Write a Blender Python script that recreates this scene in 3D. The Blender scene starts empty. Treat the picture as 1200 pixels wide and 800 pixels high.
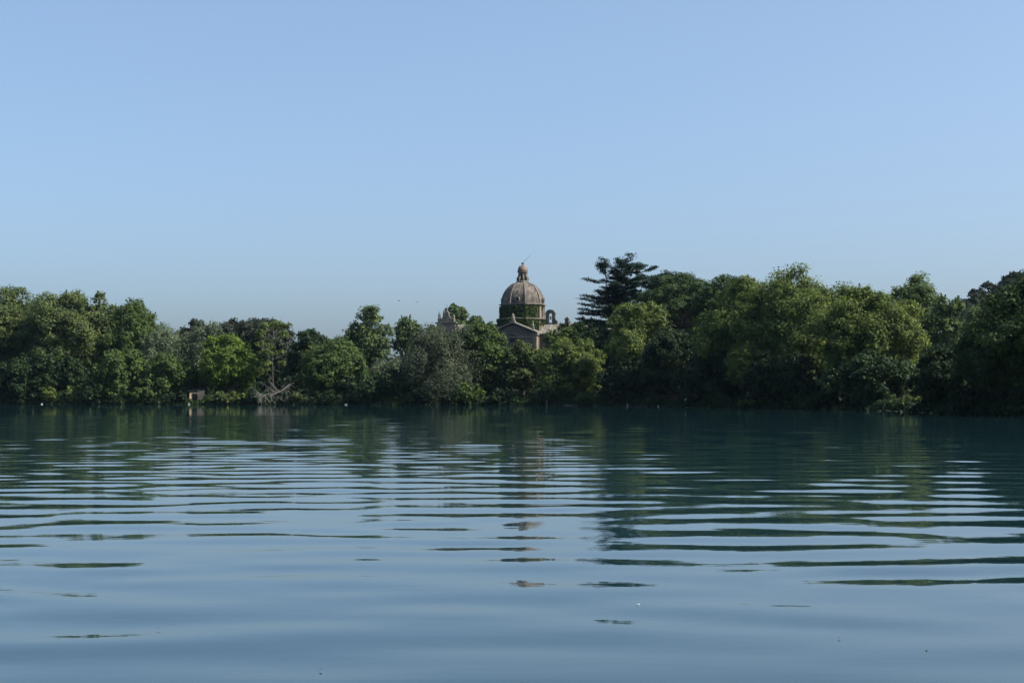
import bpy, math, random
import numpy as np
from mathutils import Vector, Matrix

R = math.radians
scene = bpy.context.scene
col = scene.collection

# ------------------------------------------------------------------ camera
CAM_H = 1.6
cam_d = bpy.data.cameras.new("camera")
cam_d.lens = 50.0
cam_d.sensor_width = 36.0
cam_d.clip_start = 0.1
cam_d.clip_end = 9000.0
cam = bpy.data.objects.new("camera", cam_d)
cam.location = (0, 0, CAM_H)
cam.rotation_euler = (R(90 + 2.06), 0, 0)
col.objects.link(cam)
scene.camera = cam

# ------------------------------------------------------------------ sky and sun
SUN_AZ = 103.0      # clockwise from +Y: the sun stands to the right, a little behind the viewer
SUN_EL = 46.0
world = bpy.data.worlds.new("World")
scene.world = world
world.use_nodes = True
wn = world.node_tree.nodes
wl = world.node_tree.links
wn.clear()
sky = wn.new("ShaderNodeTexSky")
sky.sky_type = 'NISHITA'
sky.sun_disc = False
sky.sun_elevation = R(SUN_EL)
sky.sun_rotation = R(SUN_AZ)
sky.altitude = 0
sky.air_density = 0.72
sky.dust_density = 3.8
sky.ozone_density = 6.6
bg = wn.new("ShaderNodeBackground")
bg.inputs["Strength"].default_value = 0.139
wo = wn.new("ShaderNodeOutputWorld")
gam = wn.new("ShaderNodeGamma")      # softens the clear-sky falloff of the whole dome: a hazy summer sky
gam.inputs["Gamma"].default_value = 0.72
wl.new(sky.outputs[0], gam.inputs["Color"])
wb = wn.new("ShaderNodeMix")          # white balance of the whole sky
wb.data_type = 'RGBA'
wb.blend_type = 'MULTIPLY'
wb.inputs[0].default_value = 1.0
wb.inputs[7].default_value = (0.945, 1.01, 1.0, 1)
wl.new(gam.outputs[0], wb.inputs[6])
wl.new(wb.outputs[2], bg.inputs["Color"])
wl.new(bg.outputs[0], wo.inputs["Surface"])

sd = bpy.data.lights.new("sun", 'SUN')
sd.energy = 3.4
sd.angle = R(0.5)
sd.color = (1.0, 0.93, 0.82)
sun = bpy.data.objects.new("sun", sd)
to_sun = Vector((math.sin(R(SUN_AZ)) * math.cos(R(SUN_EL)), math.cos(R(SUN_AZ)) * math.cos(R(SUN_EL)), math.sin(R(SUN_EL))))
sun.rotation_euler = to_sun.to_track_quat('Z', 'Y').to_euler()
sun.location = (60, 60, 80)
col.objects.link(sun)

vs = scene.view_settings
vs.view_transform = 'Standard'
vs.look = 'None'
vs.exposure = 1.27
vs.gamma = 1.0
vs.use_curve_mapping = False
cy = scene.cycles
cy.max_bounces = 8
cy.diffuse_bounces = 3
cy.glossy_bounces = 3
cy.transmission_bounces = 4
cy.transparent_max_bounces = 8
cy.volume_bounces = 0
cy.caustics_reflective = False
cy.caustics_refractive = False
cy.use_denoising = True
cy.denoiser = 'OPENIMAGEDENOISE'
cy.denoising_input_passes = 'RGB_ALBEDO_NORMAL'
cy.denoising_prefilter = 'ACCURATE'

# ------------------------------------------------------------------ materials
def new_mat(name):
    m = bpy.data.materials.new(name)
    m.use_nodes = True
    nt = m.node_tree
    for n in list(nt.nodes):
        nt.nodes.remove(n)
    out = nt.nodes.new("ShaderNodeOutputMaterial")
    return m, nt, out


def ramp(nt, stops):
    r = nt.nodes.new("ShaderNodeValToRGB")
    e = r.color_ramp.elements
    while len(e) < len(stops):
        e.new(0.5)
    for el, (p, c) in zip(e, stops):
        el.position = p
        el.color = (c[0], c[1], c[2], 1)
    return r


def noise_mat(name, c0, c1, c2, scale, rough=0.85, stretch=(1, 1, 1), bump=0.3, detail=6):
    m, nt, out = new_mat(name)
    tc = nt.nodes.new("ShaderNodeTexCoord")
    mp = nt.nodes.new("ShaderNodeMapping")
    mp.inputs["Scale"].default_value = stretch
    nz = nt.nodes.new("ShaderNodeTexNoise")
    nz.inputs["Scale"].default_value = scale
    nz.inputs["Detail"].default_value = detail
    nz.inputs["Roughness"].default_value = 0.65
    rp = ramp(nt, [(0.3, c0), (0.5, c1), (0.7, c2)])
    b = nt.nodes.new("ShaderNodeBsdfPrincipled")
    b.inputs["Roughness"].default_value = rough
    bp = nt.nodes.new("ShaderNodeBump")
    bp.inputs["Strength"].default_value = bump
    bp.inputs["Distance"].default_value = 0.05
    nt.links.new(tc.outputs["Object"], mp.inputs["Vector"])
    nt.links.new(mp.outputs[0], nz.inputs["Vector"])
    nt.links.new(nz.outputs["Fac"], rp.inputs[0])
    nt.links.new(rp.outputs[0], b.inputs["Base Color"])
    nt.links.new(nz.outputs["Fac"], bp.inputs["Height"])
    nt.links.new(bp.outputs[0], b.inputs["Normal"])
    nt.links.new(b.outputs[0], out.inputs["Surface"])
    return m


def leaf_mat(name, c, spread=0.35, trans=0.3, warm=(1.25, 1.1, 0.7), rough=0.55):
    """Leaf colour varies from leaf to leaf through the random face attribute 'tint'."""
    m, nt, out = new_mat(name)
    at = nt.nodes.new("ShaderNodeAttribute")
    at.attribute_name = "tint"
    lo = [v * (1 - spread) for v in c]
    hi = [v * (1 + spread) * w for v, w in zip(c, warm)]
    rp = ramp(nt, [(0.05, lo), (0.5, c), (0.95, hi)])
    nt.links.new(at.outputs["Fac"], rp.inputs[0])
    b = nt.nodes.new("ShaderNodeBsdfPrincipled")
    b.inputs["Roughness"].default_value = rough
    b.inputs["Specular IOR Level"].default_value = 0.08
    tr = nt.nodes.new("ShaderNodeBsdfTranslucent")
    hs = nt.nodes.new("ShaderNodeHueSaturation")
    hs.inputs["Saturation"].default_value = 1.15
    hs.inputs["Value"].default_value = 1.2
    nt.links.new(rp.outputs[0], hs.inputs["Color"])
    nt.links.new(hs.outputs[0], tr.inputs["Color"])
    mx = nt.nodes.new("ShaderNodeMixShader")
    mx.inputs[0].default_value = trans
    nt.links.new(rp.outputs[0], b.inputs["Base Color"])
    nt.links.new(b.outputs[0], mx.inputs[1])
    nt.links.new(tr.outputs[0], mx.inputs[2])
    nt.links.new(mx.outputs[0], out.inputs["Surface"])
    return m


LEAF = {
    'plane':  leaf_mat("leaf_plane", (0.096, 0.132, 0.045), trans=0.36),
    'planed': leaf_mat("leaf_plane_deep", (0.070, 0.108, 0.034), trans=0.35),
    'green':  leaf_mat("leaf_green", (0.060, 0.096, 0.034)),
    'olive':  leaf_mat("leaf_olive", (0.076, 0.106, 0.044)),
    'dark':   leaf_mat("leaf_dark_shade_tone", (0.024, 0.044, 0.020), trans=0.2),  # dark green, lowered further so shore shade sits in the leaf colour
    'deep':   leaf_mat("leaf_deep_shade_tone", (0.017, 0.031, 0.015), trans=0.2),  # near-black leaves: the shade low on the bank is put into their colour
    'oak':    leaf_mat("leaf_holm_oak", (0.036, 0.048, 0.036), trans=0.12, warm=(1.25, 1.05, 0.9)),
    'willow': leaf_mat("leaf_willow", (0.105, 0.135, 0.080), trans=0.25, warm=(1.1, 1.05, 1.0)),
    'bright': leaf_mat("leaf_bright", (0.095, 0.150, 0.034), trans=0.4),
    'poplar': leaf_mat("leaf_poplar", (0.080, 0.118, 0.055)),
    'mid':    leaf_mat("leaf_mid_shade_tone", (0.036, 0.060, 0.022), trans=0.25),  # darkened leaves carrying the shade on the large right tree's near face
    'grey':   leaf_mat("leaf_grey", (0.058, 0.074, 0.044), spread=0.2, trans=0.2, warm=(1.15, 1.05, 1.0)),
    'pine':   leaf_mat("leaf_pine", (0.036, 0.064, 0.026), trans=0.1),
    'cedar':  leaf_mat("leaf_cedar", (0.026, 0.048, 0.034), trans=0.1, warm=(1.1, 1.1, 1.0)),
    'yellow': leaf_mat("leaf_yellow", (0.110, 0.125, 0.035)),
    'ivy':    leaf_mat("leaf_ivy", (0.038, 0.066, 0.020)),
}
M_BARK = noise_mat("bark", (0.05, 0.04, 0.03), (0.10, 0.085, 0.065), (0.17, 0.15, 0.12), 3.0, stretch=(1, 1, 0.3))
M_BARK_PALE = noise_mat("pale_bark", (0.035, 0.032, 0.026), (0.065, 0.060, 0.05), (0.105, 0.098, 0.085), 3.0, stretch=(1, 1, 0.4))
M_DEAD = noise_mat("bleached_wood", (0.08, 0.073, 0.065), (0.14, 0.13, 0.115), (0.22, 0.205, 0.185), 4.0, stretch=(1, 1, 0.3))
M_SOIL = noise_mat("soil", (0.014, 0.013, 0.009), (0.024, 0.022, 0.014), (0.04, 0.036, 0.022), 0.4)
M_STONE = noise_mat("warm_stone", (0.085, 0.068, 0.045), (0.19, 0.145, 0.088), (0.29, 0.22, 0.13), 1.3, stretch=(1, 1, 0.6))
M_GREYSTONE = noise_mat("grey_stone", (0.042, 0.038, 0.034), (0.082, 0.075, 0.064), (0.14, 0.128, 0.106), 1.8)
M_PALESTONE = noise_mat("pale_trim_stone", (0.07, 0.062, 0.05), (0.135, 0.12, 0.095), (0.22, 0.198, 0.16), 2.5)
M_DOME = noise_mat("dome_lead", (0.024, 0.021, 0.021), (0.060, 0.050, 0.046), (0.135, 0.110, 0.092), 1.5, stretch=(1.6, 1.6, 0.45), bump=0.15)
def weather(m, scale, amount, stain, stretch):
    """streaks and lichen over a noise_mat"""
    nt = m.node_tree
    b = next(n for n in nt.nodes if n.type == 'BSDF_PRINCIPLED')
    src = b.inputs["Base Color"].links[0].from_socket
    tc = nt.nodes.new("ShaderNodeTexCoord")
    mp = nt.nodes.new("ShaderNodeMapping")
    mp.inputs["Scale"].default_value = stretch
    nz = nt.nodes.new("ShaderNodeTexNoise")
    nz.inputs["Scale"].default_value = scale
    nz.inputs["Detail"].default_value = 5
    rp = ramp(nt, [(0.50, (0, 0, 0)), (0.62, (amount, amount, amount))])
    mx = nt.nodes.new("ShaderNodeMix")
    mx.data_type = 'RGBA'
    mx.inputs[7].default_value = (*stain, 1)
    nt.links.new(tc.outputs["Object"], mp.inputs[0])
    nt.links.new(mp.outputs[0], nz.inputs["Vector"])
    nt.links.new(nz.outputs["Fac"], rp.inputs[0])
    nt.links.new(rp.outputs[0], mx.inputs[0])
    nt.links.new(src, mx.inputs[6])
    nt.links.new(mx.outputs[2], b.inputs["Base Color"])
weather(M_DOME, 1.1, 0.75, (0.20, 0.165, 0.13), (2.0, 2.0, 0.35))
weather(M_DOME, 0.8, 0.6, (0.035, 0.045, 0.022), (1.0, 1.0, 1.0))
weather(M_STONE, 0.7, 0.6, (0.05, 0.05, 0.035), (1.6, 1.6, 0.5))
weather(M_GREYSTONE, 0.8, 0.5, (0.045, 0.05, 0.032), (1.5, 1.5, 0.6))
M_RIB = noise_mat("dome_rib", (0.055, 0.045, 0.038), (0.11, 0.09, 0.073), (0.19, 0.155, 0.125), 2.0, stretch=(1, 1, 0.5))
M_CAP = noise_mat("lantern_cap", (0.085, 0.062, 0.047), (0.15, 0.11, 0.08), (0.22, 0.165, 0.125), 2.5)
M_ROOF = noise_mat("roof_tiles", (0.085, 0.077, 0.062), (0.155, 0.142, 0.115), (0.25, 0.23, 0.19), 2.2, stretch=(3, 1, 1))
weather(M_ROOF, 0.9, 0.5, (0.06, 0.058, 0.045), (1.0, 1.0, 1.0))
M_VOID = noise_mat("dark_interior", (0.01, 0.01, 0.01), (0.014, 0.013, 0.012), (0.02, 0.018, 0.016), 2.0)
M_METAL = noise_mat("dark_metal", (0.04, 0.04, 0.045), (0.07, 0.07, 0.075), (0.10, 0.10, 0.10), 4.0, rough=0.5)
M_PLUME = noise_mat("white_plumage", (0.4, 0.4, 0.4), (0.55, 0.55, 0.54), (0.66, 0.66, 0.64), 6.0)
M_BEAK = noise_mat("beak", (0.35, 0.18, 0.03), (0.45, 0.22, 0.04), (0.5, 0.28, 0.05), 6.0, rough=0.5)
M_DARKBIRD = noise_mat("dark_plumage", (0.03, 0.03, 0.03), (0.05, 0.05, 0.05), (0.08, 0.075, 0.07), 6.0)
M_HUT_SUNLIT = noise_mat("tan_hut_sunlit_tone", (0.24, 0.17, 0.10), (0.42, 0.31, 0.19), (0.52, 0.41, 0.27), 1.5)  # hut wall colour lightened to stand in for sun the neighbouring tree blocks
M_WHITE = noise_mat("white_paint", (0.55, 0.56, 0.6), (0.68, 0.69, 0.72), (0.78, 0.78, 0.8), 4.0)

# ------------------------------------------------------------------ mesh helpers
def np_mesh(name, verts, faces, mat, smooth=False, tint=None):
    """verts (n,3), faces (m,k) with one k."""
    verts = np.asarray(verts, dtype=np.float32)
    faces = np.asarray(faces, dtype=np.int32)
    k = faces.shape[1]
    me = bpy.data.meshes.new(name)
    me.vertices.add(len(verts))
    me.vertices.foreach_set("co", verts.ravel())
    me.loops.add(faces.size)
    me.loops.foreach_set("vertex_index", faces.ravel())
    me.polygons.add(len(faces))
    me.polygons.foreach_set("loop_start", np.arange(0, faces.size, k, dtype=np.int32))
    me.polygons.foreach_set("loop_total", np.full(len(faces), k, dtype=np.int32))
    me.polygons.foreach_set("use_smooth", np.full(len(faces), smooth))
    me.update(calc_edges=True)
    if tint is not None:
        a = me.attributes.new("tint", 'FLOAT', 'FACE')
        a.data.foreach_set("value", np.asarray(tint, dtype=np.float32))
    me.materials.append(mat)
    return me


def link(name, me, parent=None, loc=(0, 0, 0), rz=0.0):
    o = bpy.data.objects.new(name, me)
    col.objects.link(o)
    o.location = loc
    o.rotation_euler = (0, 0, rz)
    if parent:
        o.parent = parent
    return o


def tag(o, label, cat=None, group=None, kind=None):
    if label:
        o["label"] = label
    if cat:
        o["category"] = cat
    if group:
        o["group"] = group
    if kind:
        o["kind"] = kind
    return o


class MB:
    """Collects polygons of any size for one mesh."""
    def __init__(self):
        self.v = []
        self.f = []

    def add(self, vs_, fs_):
        n = len(self.v)
        self.v += [tuple(p) for p in vs_]
        self.f += [tuple(i + n for i in f) for f in fs_]

    def box(self, x0, x1, y0, y1, z0, z1):
        self.add([(x0, y0, z0), (x1, y0, z0), (x1, y1, z0), (x0, y1, z0), (x0, y0, z1), (x1, y0, z1), (x1, y1, z1), (x0, y1, z1)],
                 [(0, 3, 2, 1), (4, 5, 6, 7), (0, 1, 5, 4), (1, 2, 6, 5), (2, 3, 7, 6), (3, 0, 4, 7)])

    def prism(self, poly, y0, y1):
        """poly in the xz plane, pushed along y."""
        n = len(poly)
        vs_ = [(x, y0, z) for x, z in poly] + [(x, y1, z) for x, z in poly]
        fs_ = [tuple(range(n)), tuple(range(2 * n - 1, n - 1, -1))]
        fs_ += [(i, i + n, (i + 1) % n + n, (i + 1) % n) for i in range(n)]
        self.add(vs_, fs_)

    def lathe(self, prof, n=16, a0=0.0, cx=0.0, cy_=0.0):
        vs_, fs_ = [], []
        for r, z in prof:
            for i in range(n):
                a = a0 + 2 * math.pi * i / n
                vs_.append((cx + r * math.cos(a), cy_ + r * math.sin(a), z))
        for j in range(len(prof) - 1):
            for i in range(n):
                i2 = (i + 1) % n
                fs_.append((j * n + i, j * n + i2, (j + 1) * n + i2, (j + 1) * n + i))
        fs_.append(tuple(range(n - 1, -1, -1)))
        fs_.append(tuple((len(prof) - 1) * n + i for i in range(n)))
        self.add(vs_, fs_)

    def tube(self, pts, rad, n=6):
        v, f = tube_np(np.array(pts, float), np.array(rad, float), n)
        self.add(v.tolist(), f.tolist())

    def build(self, name, mat, parent=None, smooth=False, loc=(0, 0, 0), rz=0.0):
        me = bpy.data.meshes.new(name)
        me.from_pydata(self.v, [], self.f)
        if smooth:
            me.polygons.foreach_set("use_smooth", [True] * len(me.polygons))
        me.update()
        me.materials.append(mat)
        return link(name, me, parent, loc, rz)


def tube_np(P, rad, n=6):
    T = np.gradient(P, axis=0)
    T /= np.linalg.norm(T, axis=1, keepdims=True) + 1e-9
    ref = np.tile(np.array([[0.31, 0.95, 0.05]]), (len(P), 1))
    A = np.cross(T, ref)
    A /= np.linalg.norm(A, axis=1, keepdims=True) + 1e-9
    B = np.cross(T, A)
    ang = np.linspace(0, 2 * np.pi, n, endpoint=False)
    V = (P[:, None, :] + rad[:, None, None] * (np.cos(ang)[None, :, None] * A[:, None, :] + np.sin(ang)[None, :, None] * B[:, None, :]))
    V = V.reshape(-1, 3)
    F = []
    for j in range(len(P) - 1):
        for i in range(n):
            i2 = (i + 1) % n
            F.append((j * n + i, j * n + i2, (j + 1) * n + i2, (j + 1) * n + i))
    return V, np.array(F, dtype=np.int32)


def empty(name, loc, rz=0.0):
    o = bpy.data.objects.new(name, None)
    o.empty_display_size = 0.5
    o.location = loc
    o.rotation_euler = (0, 0, rz)
    col.objects.link(o)
    return o


# ------------------------------------------------------------------ island, lake
F_PX = 1200 * 50 / 36.0
HZ = 460.0
def world_x(px, D):
    return (px - 600.0) / F_PX * D

def world_z(py, D):
    return CAM_H + (HZ - py) / F_PX * D

SHORE_PX = [-300, 0, 200, 400, 600, 700, 800, 900, 1000, 1100, 1200, 1400]
SHORE_D = [215, 200, 195, 190, 182, 176, 158, 142, 134, 112, 96, 80]

def shore_d(px):
    return float(np.interp(px, SHORE_PX, SHORE_D))

poly = [(world_x(p, d), d) for p, d in zip(SHORE_PX, SHORE_D)]
poly += [(75, 62), (150, 70), (230, 200), (240, 380), (150, 440), (-60, 430), (-200, 400), (-230, 260)]
POLY = np.array(poly)


def shore_dist(X, Y):
    """signed distance to the shoreline, positive on land"""
    X = np.asarray(X, float)
    Y = np.asarray(Y, float)
    best = np.full(X.shape, 1e9)
    inside = np.zeros(X.shape, bool)
    n = len(POLY)
    for i in range(n):
        ax, ay = POLY[i]
        bx, by = POLY[(i + 1) % n]
        dx, dy = bx - ax, by - ay
        t = np.clip(((X - ax) * dx + (Y - ay) * dy) / (dx * dx + dy * dy), 0, 1)
        best = np.minimum(best, np.hypot(X - ax - t * dx, Y - ay - t * dy))
        cond = ((ay > Y) != (by > Y)) & (X < (bx - ax) * (Y - ay) / ((by - ay) + 1e-12) + ax)
        inside ^= cond
    return np.where(inside, best, -best)


def ground_z(X, Y):
    s = shore_dist(X, Y)
    wob = 0.25 * np.sin(X * 0.31 + 1.3) * np.sin(Y * 0.27) + 0.12 * np.sin(X * 0.9) * np.sin(Y * 0.8 + 1)
    land = 0.06 + 0.35 * np.clip(s / 5, 0, 1) + 3.6 * np.clip((s - 5) / 70, 0, 1) + wob * np.clip(s / 2, 0, 1)
    hill = 30.0 * np.exp(-(((X - 175) / 62) ** 2 + ((Y - 335) / 70) ** 2))
    z = np.where(s > 0, land + hill, np.maximum(-2.5, 0.06 + s * 0.5))
    return z


gx = np.concatenate([np.arange(-300, -100, 10), np.arange(-100, 60, 2.0), np.arange(60, 321, 8)])
gy = np.concatenate([np.arange(20, 90, 5), np.arange(90, 240, 2.0), np.arange(240, 500, 8)])
GX, GY = np.meshgrid(gx, gy)
GZ = ground_z(GX, GY)
def grid_faces(nx, ny):
    i = np.arange(nx * ny).reshape(ny, nx)
    return np.stack([i[:-1, :-1].ravel(), i[:-1, 1:].ravel(), i[1:, 1:].ravel(), i[1:, :-1].ravel()], 1)
me = np_mesh("ground", np.stack([GX.ravel(), GY.ravel(), GZ.ravel()], 1), grid_faces(len(gx), len(gy)), M_SOIL, True)
tag(link("ground", me), "dark wooded island ground rising gently from the lake shore", kind="structure")

# water: real, very low ripples; slope about one degree, calmer in the lee of the shore
rng = np.random.default_rng(11)
wx = np.concatenate([[-2400, -1200, -600, -300, -180, -130, -105], np.arange(-90, -40, 1.0), np.arange(-40, -16, 0.5), np.arange(-16, 16, 0.34), np.arange(16, 40, 0.5), np.arange(40, 90, 1.0), [105, 130, 180, 300, 600, 1200, 2400]])
wy = np.concatenate([[-1000, -500, -200, -80, -40, -20, -10], np.arange(-4, 5, 0.3), np.arange(5, 50, 0.11), np.arange(50, 100, 0.2), np.arange(100, 206, 0.5), [210, 230, 300, 600, 1300, 2400]])
WX, WY = np.meshgrid(wx, wy)
dyy = np.gradient(wy)
WZ = np.zeros_like(WX)
nw = 90
for k in range(nw):
    lam = math.exp(rng.uniform(math.log(0.45), math.log(2.2)))
    th = rng.normal(0.06, 0.72 if lam < 1.2 else 0.54)
    slope = 0.0047 * (1.15 if 0.9 < lam < 2.0 else 0.8)
    amp = slope * lam / (2 * math.pi) * 1.4
    kx, ky = math.sin(th) * 2 * math.pi / lam, math.cos(th) * 2 * math.pi / lam
    ph = rng.uniform(0, 6.283)
    # each wave train comes in patches
    px_, py_ = rng.uniform(0, 6.28, 2)
    L1 = rng.uniform(3, 11)
    env = 0.5 + 0.5 * np.sin(WX / L1 + px_ + 0.6 * np.sin(WY / 17 + py_)) * np.sin(WY / (L1 * 0.9) + py_)
    keep = np.clip((lam / dyy - 4.0) / 3.0, 0, 1)[:, None]
    WZ += amp * env * keep * np.sin(kx * WX + ky * WY + ph + 0.5 * np.sin(WX / 7.0 + py_))
s = -shore_dist(WX, WY)
calm = 0.35 + 0.65 * np.clip((s - 8) / 80, 0, 1) ** 0.8
edge = np.clip((90 - np.abs(WX)) / 6, 0, 1) * np.clip((WY + 4) / 3, 0, 1)
WZ *= calm * edge
def water_material():
    m, nt, out = new_mat("lake_water")
    b = nt.nodes.new("ShaderNodeBsdfPrincipled")
    b.inputs["Base Color"].default_value = (0.008, 0.028, 0.035, 1)
    b.inputs["Roughness"].default_value = 0.015
    b.inputs["IOR"].default_value = 1.45
    tc = nt.nodes.new("ShaderNodeTexCoord")
    mp = nt.nodes.new("ShaderNodeMapping")
    mp.inputs["Scale"].default_value = (0.7, 2.2, 1)
    nz = nt.nodes.new("ShaderNodeTexNoise")
    nz.inputs["Scale"].default_value = 1.2
    nz.inputs["Detail"].default_value = 2
    bp = nt.nodes.new("ShaderNodeBump")
    bp.inputs["Strength"].default_value = 1.0
    bp.inputs["Distance"].default_value = 0.0018
    nt.links.new(tc.outputs["Object"], mp.inputs[0])
    nt.links.new(mp.outputs[0], nz.inputs["Vector"])
    nt.links.new(nz.outputs["Fac"], bp.inputs["Height"])
    mp2 = nt.nodes.new("ShaderNodeMapping")
    mp2.inputs["Scale"].default_value = (2.2, 5.0, 1)
    n2 = nt.nodes.new("ShaderNodeTexNoise")
    n2.inputs["Scale"].default_value = 1.6
    n2.inputs["Detail"].default_value = 3
    b2 = nt.nodes.new("ShaderNodeBump")
    b2.inputs["Strength"].default_value = 1.0
    b2.inputs["Distance"].default_value = 0.0006
    nt.links.new(tc.outputs["Object"], mp2.inputs[0])
    nt.links.new(mp2.outputs[0], n2.inputs["Vector"])
    nt.links.new(n2.outputs["Fac"], b2.inputs["Height"])
    nt.links.new(bp.outputs[0], b2.inputs["Normal"])
    nt.links.new(b2.outputs[0], b.inputs["Normal"])
    nt.links.new(b.outputs[0], out.inputs["Surface"])
    return m
me = np_mesh("water", np.stack([WX.ravel(), WY.ravel(), WZ.ravel()], 1), grid_faces(len(wx), len(wy)), water_material(), True)
tag(link("water", me), "calm blue green lake water with low ripples", kind="structure")

# ------------------------------------------------------------------ foliage
def unit(v):
    return v / (np.linalg.norm(v, axis=-1, keepdims=True) + 1e-9)


def leaves(rng, C, N, size, tint, aspect=0.7):
    """one small pointed face per leaf spray"""
    n = len(C)
    rnd = unit(rng.normal(size=(n, 3)))
    A = unit(np.cross(N, rnd))
    B = np.cross(N, A)
    s1 = (size * rng.uniform(0.6, 1.3, n))[:, None] * 0.62
    s2 = s1 * 1.15 * (aspect * rng.uniform(0.7, 1.3, n))[:, None]
    bend = N * s1 * rng.uniform(-0.35, 0.35, n)[:, None]
    V = np.stack([C - A * s1 - B * s2 * 0.7 + bend, C + A * s1 - B * s2 * 0.5, C + B * s2 * 1.25 + bend * 0.5], 1).reshape(-1, 3)
    F = np.arange(3 * n).reshape(n, 3)
    return V, F, tint


def lobe_leaves(rng, c, r, n, leaf, center, flat=1.0, droop=0.0, clump=0.26, up=0.5):
    """leaf sprays gathered in clumps over the surface of one lobe"""
    nc = max(6, int(9 + r * 9))
    d = unit(rng.normal(size=(nc, 3)) + np.array([0, 0, 0.35]) + 0.55 * unit(c - center))
    cc = c + d * (r * rng.uniform(0.62, 1.05, nc))[:, None] * np.array([1, 1, flat])
    cr = r * clump * rng.uniform(0.65, 1.35, nc)
    ct = rng.uniform(0.15, 0.85, nc)
    k = rng.integers(0, nc, n)
    off = np.clip(rng.normal(size=(n, 3)), -1.6, 1.6) * 0.62
    off *= np.array([1, 1, 0.75 * (0.6 + 0.4 * flat)])
    P = cc[k] + off * cr[k][:, None]
    fill = rng.random(n) < 0.16
    P[fill] = c + unit(rng.normal(size=(fill.sum(), 3))) * (r * rng.uniform(0.1, 0.9, fill.sum()))[:, None] * np.array([1, 1, flat])
    if droop:
        P[:, 2] -= droop * rng.random(n) ** 2 * r
    N = unit(unit(off) * 0.9 + d[k] * 0.7 + np.array([0, 0, up]) + 0.75 * rng.normal(size=(n, 3)) * 0.8)
    t = np.clip(ct[k] + rng.normal(0, 0.16, n), 0, 1)
    S = leaf * np.ones(n)
    return P, N, S, t


def sprigs(rng, tops, n_each, length, leaf):
    """thin upright shoots that break the outline"""
    P, N, S, T = [], [], [], []
    for c in tops:
        d = unit(np.array([rng.normal(0, 0.45), rng.normal(0, 0.45), 1.0]))
        L = length * rng.uniform(0.5, 1.2)
        u = rng.random(n_each)
        P.append(c + d * (u * L)[:, None] + np.clip(rng.normal(size=(n_each, 3)), -1.5, 1.5) * (0.20 * (1 - 0.65 * u))[:, None] * length * 0.5)
        N.append(unit(rng.normal(size=(n_each, 3)) + np.array([0, 0, 0.5])))
        S.append(np.full(n_each, leaf * 0.9))
        T.append(np.clip(rng.normal(0.55, 0.2, n_each), 0, 1))
    return np.concatenate(P), np.concatenate(N), np.concatenate(S), np.concatenate(T)


DENS = 27.0

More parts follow.
